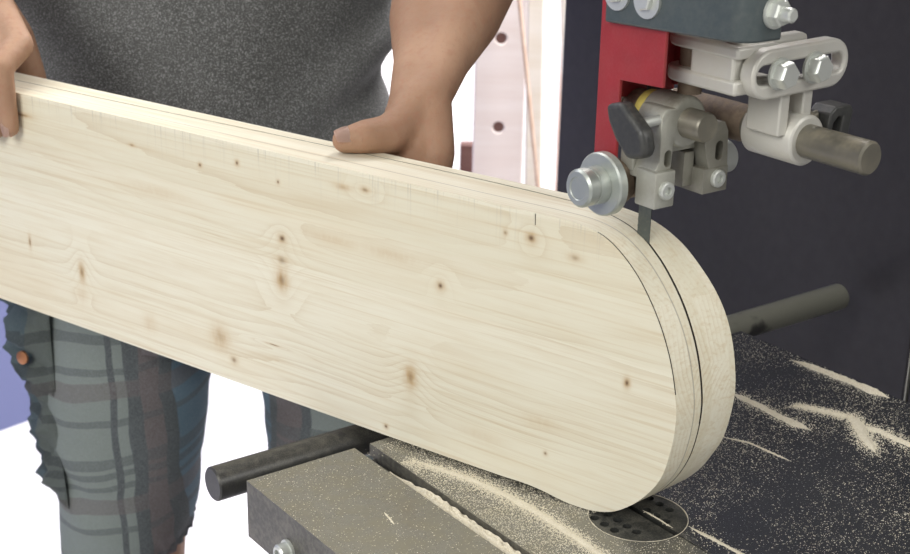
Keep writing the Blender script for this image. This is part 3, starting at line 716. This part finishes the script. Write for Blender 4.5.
# loose grains
bm = BM()
cnt = 0
while cnt < 26000:
    x = random.uniform(-0.198, 0.312); y = random.uniform(-0.20, 0.196)
    if -0.1075 < x < -0.0925: continue
    if hypot(x, y) < 0.036: continue
    d = 0.38 + 1.0 * noise.noise((x * 14, y * 14, 2.0)) + 0.3 * noise.noise((x * 50, y * 50, 5.0))
    if x < -0.11: d *= 0.40
    if -0.093 < x < -0.055 and y < 0.16: d += 0.9 * min(1, (0.165 - y) / 0.06)
    if -0.066 < x < -0.015 and y > 0.02: d += 0.45
    if x > 0.02: d += 0.12
    if 0.22 < x < 0.27 and -0.05 < y < 0.1: d += 0.5
    if 0.03 < x < 0.10 and -0.03 < y < 0.05: d += 0.4
    if random.random() > d: continue
    grain(bm, x, y, random.choice((0.00022, 0.0003, 0.0003, 0.0004, 0.0004, 0.0006))); cnt += 1
for k in range(7000):
    y = random.uniform(-0.2, 0.158); x = -0.092 + (0.036 * min(1, (0.165 - y) / 0.05)) * random.random() ** 0.8
    grain(bm, x, y, random.choice((0.0003, 0.0004, 0.0005, 0.0006)))
for k in range(1800):
    y = random.uniform(0.02, 0.19); grain(bm, -0.018 - 0.318 * (y - 0.02) - abs(random.gauss(0, 0.012)), y, random.choice((0.0003, 0.0004, 0.0005)))
tag(obj('sawdust_grains', bm, MAT['dust'], smooth=False), 'fine loose grains of sawdust scattered over the steel table', 'sawdust', None, 'stuff')

# ------------------------------------------------------------------ leaning timber behind
def timber(name, label, m, base, top, w, th, cat, holes=(), axis=None, group=None):
    """plank from base to top (points of its centre line); width w across the view, thickness th."""
    base, top = Vector(base), Vector(top); d = (top - base); Lh = d.length; d.normalize()
    u = Vector(axis or (0.80, -0.60, 0)); u = (u - d * u.dot(d)).normalized(); v = d.cross(u)
    bm = BM(); box(bm, -w / 2, w / 2, -th / 2, th / 2, 0, Lh)
    M = Matrix((u, v, d)).transposed().to_4x4(); M.translation = base
    o = obj(name, bm, m); o.matrix_world = M
    if holes:
        cut = BM()
        for hx, hz, hr in holes: cyl(cut, (hx, -th, hz), (hx, th, hz), hr, seg=24)
        me = bpy.data.meshes.new('cut'); bmesh.ops.recalc_face_normals(cut, faces=cut.faces); cut.to_mesh(me); cut.free()
        c = bpy.data.objects.new('cut', me); COL.objects.link(c); c.matrix_world = M
        md = o.modifiers.new('b', 'BOOLEAN'); md.object = c; md.solver = 'EXACT'; apply_mods(o); bpy.data.objects.remove(c)
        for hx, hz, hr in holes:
            pb = BM(); cyl(pb, (hx, -th * 0.30, hz), (hx, th * 0.30, hz), hr * 0.999, seg=24)  # dark plugs that paint the shade inside the drilled holes
            me = bpy.data.meshes.new('shade_plug'); bmesh.ops.recalc_face_normals(pb, faces=pb.faces); pb.to_mesh(me); pb.free(); me.materials.append(MAT['maroon'])
            w_ = bpy.data.objects.new('shade_plug', me); COL.objects.link(w_); w_.parent = o
    for p_ in o.data.polygons: p_.use_smooth = False
    b = o.modifiers.new('bevel', 'BEVEL'); b.width = 0.003; b.limit_method = 'ANGLE'
    return tag(o, label, cat, group)
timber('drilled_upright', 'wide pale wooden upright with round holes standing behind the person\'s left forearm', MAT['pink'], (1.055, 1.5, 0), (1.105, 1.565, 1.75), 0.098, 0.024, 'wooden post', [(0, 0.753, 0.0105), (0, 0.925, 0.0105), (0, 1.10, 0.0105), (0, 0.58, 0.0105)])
timber('leaning_batten', 'bright slim batten leaning against the drilled upright', MAT['cream'], (1.00, 1.30, 0), (1.08, 1.46, 1.75), 0.030, 0.020, 'wooden batten', (), None, 'leaning timber')
timber('leaning_batten', 'pale plank leaning nearest to the charcoal column', MAT['cream'], (1.19, 1.37, 0), (1.13, 1.47, 1.80), 0.034, 0.022, 'wooden batten', (), None, 'leaning timber')
timber('leaning_batten', 'thin peach coloured strip of wood leaning between the drilled upright and the pale plank', MAT['peach'], (1.05, 1.22, 0), (0.97, 1.45, 1.5), 0.008, 0.010, 'wooden strip', (), None, 'leaning timber')
timber('brown_board', 'brownish board top seen beside the charcoal column above the pale plank', MAT['peach'], (1.31, 1.58, 0), (1.32, 1.60, 1.9), 0.05, 0.020, 'wooden board')
timber('timber_offcut', 'short reddish brown offcut standing on end beside the person\'s left wrist', MAT['maroon'], (1.078, 1.630, 0), (1.078, 1.630, 0.695), 0.027, 0.03, 'wooden offcut')

# ------------------------------------------------------------------ person
PP = Vector((0.10, 0.81, 0)); PRZ = atan2(-0.57, 0.82)
PM = Matrix.Translation(PP) @ Matrix.Rotation(PRZ, 4, 'Z'); PI_ = PM.inverted()
man = thing('person', 'person in grey t-shirt and plaid shorts holding the board behind the saw', 'person', PP, PRZ, True)
def Lb(s, n, z): return PI_ @ Bp(s, n, z)            # board frame -> person frame
def cone(bm, a, b, ra, rb, seg=18):
    a, b = Vector(a), Vector(b); L = (b - a).length
    pr = [(-ra * cos(pi / 2 * k / 5), ra * sin(pi / 2 * k / 5)) for k in range(5)] + [(0, ra), (L, rb)] + [(L + rb * sin(pi / 2 * k / 5), rb * cos(pi / 2 * k / 5)) for k in range(1, 6)]
    lathe(bm, a, b - a, pr, seg)
def chain(bm, pts):
    for (p, r), (q, s_) in zip(pts, pts[1:]): cone(bm, p, q, r, s_)
def ell(bm, c, rx, ry, rz, rot=None): ball(bm, c, 1.0, 24, 16, (rx, ry, rz), rot)
def hand_left(bm):
    wr = Lb(0.2350, -0.100, 0.240)
    el = Vector((0.274, -0.275, 1.295)); d = (el - wr).normalized()
    side = (Lb(1, 0, 0) - Lb(0, 0, 0)).normalized(); side = (side - d * side.dot(d)).normalized()
    for k, (o1, o2) in enumerate(((0.0082, 0.016), (-0.0082, -0.016))):
        chain(bm, [(wr + side * o1, 0.0170), (wr + d * 0.05 + side * o1 * 1.15, 0.0225), (wr + d * 0.11 + side * o2, 0.032), (wr + d * 0.18 + side * o2 * 1.1, 0.039), (el + side * o2 * 0.8, 0.041)])
    chain(bm, [(el, 0.046), (Vector((0.245, -0.13, 1.385)), 0.053), (Vector((0.205, 0.015, 1.455)), 0.060)])
    # thumb along the top edge
    cm, mc, ip, tip = Lb(0.2330, -0.083, 0.226), Lb(0.2350, -0.0640, 0.2190), Lb(0.2450, -0.0440, 0.2192), Lb(0.2545, -0.0320, 0.2172)
    chain(bm, [(wr, 0.0180), (cm, 0.0185), (mc, 0.0158), (ip, 0.0130), (tip, 0.0102)])
    cone(bm, mc, ip, 0.0146, 0.0134)
    # palm and fingers pressed on the back of the board
    for k in range(4):
        s0 = 0.2500 - 0.0145 * k; kn = Lb(s0, -0.0705, 0.165 - 0.004 * abs(k - 1))
        chain(bm, [(wr + side * (0.008 - 0.0055 * k), 0.0165), (Lb(s0 - 0.001, -0.083, 0.205), 0.0145), (kn, 0.0125), (Lb(s0, -0.0685, 0.122), 0.0095), (Lb(s0, -0.0640, 0.098 + 0.004 * abs(k - 1)), 0.0086), (Lb(s0, -0.0610, 0.078 + 0.006 * abs(k - 1)), 0.0078)])
def hand_right(bm):
    wr = Lb(0.742, -0.080, 0.300); el = Vector((-0.285, -0.020, 1.235)); d = (el - wr).normalized()
    side = Vector((0, 0, 1)).cross(d).normalized()
    for o1 in (0.012, -0.012):
        chain(bm, [(wr + side * o1, 0.0205), (wr + d * 0.06 + side * o1, 0.026), (wr + d * 0.14 + side * o1, 0.036), (el + side * o1 * 0.6, 0.042)])
    chain(bm, [(el, 0.046), (Vector((-0.255, 0.0, 1.35)), 0.053), (Vector((-0.205, 0.015, 1.455)), 0.060)])
    for k in range(4):
        s0 = 0.6025 + 0.0212 * k; ln = (0, 0.006, 0.003, -0.010)[k]
        mcp = Lb(s0 + 0.013, -0.019, 0.2440)
        chain(bm, [(wr + side * (0.010 - 0.007 * k) * -1, 0.0180), (Lb(0.690 + 0.012 * k, -0.050, 0.274), 0.0160), (mcp, 0.0128), (Lb(s0 + 0.001, 0.0115, 0.2300), 0.0104), (Lb(s0 - 0.0012, 0.0110, 0.2000 - ln * 0.6), 0.0094), (Lb(s0 - 0.0018, 0.0095, 0.1770 - ln), 0.0084)])
    chain(bm, [(wr, 0.022), (Lb(0.712, -0.066, 0.262), 0.0195), (Lb(0.690, -0.074, 0.235), 0.0155), (Lb(0.672, -0.074, 0.198), 0.0128), (Lb(0.660, -0.066, 0.168), 0.0105)])
    chain(bm, [(Lb(0.698, -0.052, 0.258), 0.014), (Lb(0.682, -0.064, 0.240), 0.013)])
bm = BM()
# head and neck (above the picture), trunk under the clothes, legs
ell(bm, (0.0, 0.005, 1.700), 0.076, 0.096, 0.105); ell(bm, (0, -0.030, 1.645), 0.058, 0.066, 0.062)
cone(bm, (0, -0.088, 1.705), (0, -0.108, 1.675), 0.010, 0.015); ell(bm, (0, -0.090, 1.640), 0.022, 0.012, 0.007)
for sx in (-1, 1): ell(bm, (sx * 0.079, 0.012, 1.685), 0.010, 0.020, 0.032)
chain(bm, [((0, 0.02, 1.62), 0.055), ((0, 0.03, 1.53), 0.058), ((0, 0.03, 1.47), 0.075)])
chain(bm, [((-0.13, 0.02, 1.44), 0.062), ((0.13, 0.02, 1.44), 0.062)])
for sx in (-1, 1):
    chain(bm, [((sx * 0.09, 0.02, 1.40), 0.09), ((sx * 0.07, 0.015, 1.15), 0.10), ((sx * 0.07, 0.02, 0.95), 0.10)])
LX = {-1: -0.120, 1: 0.145}
for sx in (-1, 1):
    cx = LX[sx]
    chain(bm, [((sx * 0.085, 0.02, 0.93), 0.095), ((cx, 0.01, 0.66), 0.076), ((cx + 0.004, 0.0, 0.47), 0.056), ((cx + 0.004, 0.02, 0.36), 0.055), ((cx, 0.045, 0.20), 0.042), ((cx, 0.05, 0.09), 0.034)])
    chain(bm, [((cx, 0.06, 0.055), 0.034), ((cx + sx * 0.012, -0.10, 0.035), 0.032)])
hand_left(bm); hand_right(bm)
for v in bm.verts: pass
body = obj('body', bm, MAT['skin'], man, smooth=True, ang=180)
rm = body.modifiers.new('remesh', 'REMESH'); rm.mode = 'VOXEL'; rm.voxel_size = 0.0030; rm.use_smooth_shade = True
sm = body.modifiers.new('smooth', 'SMOOTH'); sm.factor = 0.5; sm.iterations = 7
apply_mods(body)
for p in body.data.polygons: p.use_smooth = True

def nail(parent, centre, axis, up, ln, wd, bulge):
    """curved plate set on a finger tip; axis points to the free edge."""
    a = Vector(axis).normalized(); u = Vector(up); u = (u - a * u.dot(a)).normalized(); b = a.cross(u)
    bm = BM(); rows = []
    for i in range(9):
        t_ = i / 8; row = []
        ww = wd * (0.62 + 0.42 * sin(pi * min(t_ * 0.80 + 0.10, 1)))
        for j in range(9):
            f = j / 4 - 1
            row.append(bm.verts.new(Vector(centre) + a * (ln * (t_ - 0.5) + (0.10 * ln * (1 - f * f) * (t_ - 0.5) * 1.6)) + b * (ww * 0.5 * f) + u * (-bulge * f * f - 0.0010 * (t_ - 0.4) ** 2)))
        rows.append(row)
    for A, B in zip(rows, rows[1:]):
        for j in range(8): bm.faces.new((A[j], A[j + 1], B[j + 1], B[j]))
    bmesh.ops.solidify(bm, geom=bm.faces[:], thickness=-0.0006)
    return obj('fingernail', bm, MAT['nail'], parent, ang=60)
ti, tt = Lb(0.2450, -0.0440, 0.2192), Lb(0.2545, -0.0320, 0.2172)
ax = (tt - ti).normalized(); up_ = (PI_.to_3x3() @ (NV * 0.72 + Vector((0, 0, 1)) * 0.68 - CV * 0.1)).normalized()
upn = (up_ - ax * up_.dot(ax)).normalized()
nail(man, tt + upn * 0.0104 - ax * 0.0018, ax, upn, 0.0172, 0.0150, 0.0034)
for k in range(4):
    s0 = 0.6025 + 0.0212 * k; ln = (0, 0.006, 0.003, -0.010)[k]
    a_ = Lb(s0 - 0.0018, 0.0095, 0.1770 - ln); b_ = Lb(s0 - 0.0012, 0.0110, 0.2000 - ln * 0.6)
    ax = (a_ - b_).normalized(); up_ = (PI_.to_3x3() @ NV); upn = (up_ - ax * up_.dot(ax)).normalized()
    nail(man, a_ + upn * 0.0083 - ax * 0.0004, ax, upn, 0.0112, 0.0105, 0.0024)

# t-shirt
def fold(p, amp, f=(9, 9, 5), seed=0.0): return amp * noise.noise((p[0] * f[0] + seed, p[1] * f[1], p[2] * f[2]))
def tube(bm, rings, seg=48, closed_end=False):
    """rings: (centre, axis u, axis v, ru, rv, power)"""
    R = []
    for c, u, v, ru, rv in rings:
        row = []
        for k in range(seg):
            a = 2 * pi * k / seg
            row.append(bm.verts.new(Vector(c) + Vector(u) * ru * cos(a) + Vector(v) * rv * sin(a)))
        R.append(row)
    for A, B in zip(R, R[1:]):
        for k in range(seg): bm.faces.new((A[k], A[(k + 1) % seg], B[(k + 1) % seg], B[k]))
    return R
bm = BM(); X_, Y_, Z_ = Vector((1, 0, 0)), Vector((0, 1, 0)), Vector((0, 0, 1))
prof = [(0.90, .199, .142), (0.94, .200, .146), (1.02, .1965, .146), (1.10, .2045, .142), (1.18, .2155, .136), (1.26, .220, .130), (1.34, .214, .122), (1.40, .208, .110), (1.45, .175, .092), (1.485, .115, .075), (1.50, .075, .068)]
rings = []
for (z0, a0, b0), (z1, a1, b1) in zip(prof, prof[1:]):
    for k in range(6):
        t_ = k / 6; rings.append(((-0.012 * sin(pi * min(max((z0 + (z1 - z0) * t_ - 1.0) / 0.4, 0), 1)), 0.0 - 0.012 * sin(pi * min(max((z0 + (z1 - z0) * t_ - 0.8) / 0.5, 0), 1)), z0 + (z1 - z0) * t_), X_, Y_, a0 + (a1 - a0) * t_, b0 + (b1 - b0) * t_))
rings.append(((0, 0.01, 1.50), X_, Y_, .072, .066))
tube(bm, rings, 96)
for v in bm.verts:
    p = v.co.copy(); r = Vector((p.x, p.y, 0)); 
    if r.length > 0.01:
        q = p.x * 0.9 + p.z * 0.7
        amp = fold(p, 0.006, (7, 7, 3)) + 0.004 * noise.noise((p.x * 14 + p.z * 9, p.y * 10, p.z * 16 - p.x * 12))
        if p.x > 0.06 and 1.0 < p.z < 1.22:
            g = (p.x - 0.06) / 0.14; ph = (p.z - 1.06 - (p.x - 0.10) * 0.75) / 0.030
            amp += g * 0.011 * sin(ph * 2.1) * math.exp(-(ph / 2.4) ** 2)
        v.co += r.normalized() * amp
for sx, end in ((1, Vector((0.250, -0.145, 1.375))), (-1, Vector((-0.262, 0.0, 1.335)))):
    a = Vector((sx * 0.150, 0.015, 1.425)); d = (end - a).normalized(); u, v, d = frame(d)
    tube(bm, [(a + (end - a) * (k / 10), u, v, 0.085 - 0.012 * k / 10 + 0.002 * sin(k * 1.7), 0.078 - 0.010 * k / 10) for k in range(11)], 36)
for sx in (-1, 1): ell(bm, (sx * 0.185, 0.015, 1.430), 0.094, 0.086, 0.090)
sh = obj('tshirt', bm, MAT['shirt'], man, ang=180)
so = sh.modifiers.new('thick', 'SOLIDIFY'); so.thickness = 0.0015
# shorts
bm = BM()
rings = []
for k in range(13):
    z = 0.97 - 0.012 * k * 1.15; rings.append(((0.005, 0.005, z), X_, Y_, 0.186 + 0.001 * k, 0.128))
tube(bm, rings, 96)
for sx in (-1, 1):
    rr = []
    cxs = [(0.86, sx * 0.095, .104, .128), (0.80, sx * 0.104, .103, .124), (0.72, LX[sx] + sx * 0.00, .101, .116), (0.64, LX[sx] - 0.003, .096, .110), (0.56, LX[sx] - 0.006, .0870, .104), (0.515, LX[sx] - 0.008, .0800, .099), (0.497, LX[sx] - 0.008, .0765, .096), (0.487, LX[sx] - 0.008, .0745, .093)]
    for (z0, c0, a0, b0), (z1, c1, a1, b1) in zip(cxs, cxs[1:]):
        for k in range(8):
            t_ = k / 8; rr.append(((c0 + (c1 - c0) * t_, 0.005, z0 + (z1 - z0) * t_), X_, Y_, a0 + (a1 - a0) * t_, b0 + (b1 - b0) * t_))
    rr.append(((cxs[-1][1], 0.005, cxs[-1][0]), X_, Y_, cxs[-1][2], cxs[-1][3]))
    R = tube(bm, rr, 96)
    for row in R:
        for v in row:
            p = v.co.copy(); c = Vector((LX[sx], 0.005, p.z)); r = (p - c); r.z = 0
            hem = max(0, min(1, (0.545 - p.z) / 0.05))
            amp = fold(p, 0.007, (8, 8, 6), sx * 3.0) + 0.0045 * noise.noise((p.x * 12 + 5 * p.z, p.y * 12, p.z * 24 + p.x * 14)) + hem * 0.0045 * sin(atan2(p.y, p.x - LX[sx]) * 26 + 2 * noise.noise((p.z * 40, 1, sx)))
            v.co += r.normalized() * amp
            if hem > 0: v.co.z += hem * 0.005 * noise.noise((p.x * 30, p.y * 30, 4.0)) + hem * 0.50 * (p.x - LX[sx]) * (1 if sx < 0 else -1)
shorts = obj('shorts', bm, MAT['plaid'], man, ang=180)
so = shorts.modifiers.new('thick', 'SOLIDIFY'); so.thickness = 0.002
# cargo pocket on the outer side of the right leg
def pocket(name, z0, z1, dep, seed, x0=-0.2225, yw=0.075, crumple=0.010):
    bm = BM(); N, M = 26, 34; G = []
    for i in range(M + 1):
        row = []
        for j in range(N + 1):
            f = i / M; g = j / N * 2 - 1; z = z0 + (z1 - z0) * f
            edge = min(1, (1 - abs(g)) * 5, f * 9, (1 - f) * 9)
            an = g * yw; ca, sa = cos(an), sin(an)
            d = dep * edge * (0.75 + 0.25 * ca) + edge * crumple * noise.noise((an * 3.2 + seed, z * 34, seed)) + edge * crumple * 0.7 * noise.noise((an * 7, z * 75 + seed, 2.0))
            sh_ = 1 - 0.10 * max(0, (0.72 - z) / 0.12)
            row.append(bm.verts.new((-0.121 - (0.0985 * sh_ + d) * ca, 0.005 + (0.114 + d) * sa, z)))
        G.append(row)
    for A, B in zip(G, G[1:]):
        for j in range(N): bm.faces.new((A[j], A[j + 1], B[j + 1], B[j]))
    bmesh.ops.solidify(bm, geom=bm.faces[:], thickness=0.003)
    return obj(name, bm, MAT['plaid'], shorts, ang=180)
pocket('pocket', 0.592, 0.790, 0.010, 3.0, yw=0.86, crumple=0.020); pocket('pocket_flap', 0.745, 0.880, 0.022, 8.0, yw=0.90, crumple=0.022)
bm = BM(); lathe(bm, (-0.2180, -0.073, 0.784), (-0.55, -1, 0.1), [(0, 0.0078), (0.003, 0.0078), (0.004, 0.0055), (0.004, 0)], 20); obj('button', bm, MAT['copper'], shorts)
# hair, eyes, shoes
bm = BM(); ell(bm, (0, 0.018, 1.722), 0.084, 0.098, 0.098); 
bmesh.ops.delete(bm, geom=[v for v in bm.verts if v.co.z < 1.69 and v.co.y < 0.03 or v.co.y < -0.045 and v.co.z < 1.755 or v.co.z < 1.655], context='VERTS')
hr = obj('hair', bm, MAT['hair'], man, ang=180); hr.modifiers.new('thick', 'SOLIDIFY').thickness = 0.006
for sx in (-1, 1):
    bm = BM(); ell(bm, (sx * 0.031, -0.080, 1.700), 0.012, 0.010, 0.008); e = obj('eye', bm, MAT['eyew'], man)
    bm = BM(); ell(bm, (sx * 0.031, -0.0875, 1.699), 0.0055, 0.004, 0.0055); obj('iris', bm, MAT['hair'], e)
    bm = BM(); chain(bm, [((sx * 0.018, -0.086, 1.722), 0.004), ((sx * 0.046, -0.078, 1.722), 0.004)]); obj('eyebrow', bm, MAT['hair'], man)
    bm = BM(); cx = LX[sx]
    ell(bm, (cx + sx * 0.006, -0.03, 0.040), 0.049, 0.140, 0.040); ell(bm, (cx, 0.065, 0.062), 0.042, 0.045, 0.058)
    for v in bm.verts: v.co.z = max(v.co.z, 0.0)
    obj('shoe', bm, MAT['sole'], man, ang=180)
for o in bpy.data.objects:
    if 'local_frame' in o: del o['local_frame']
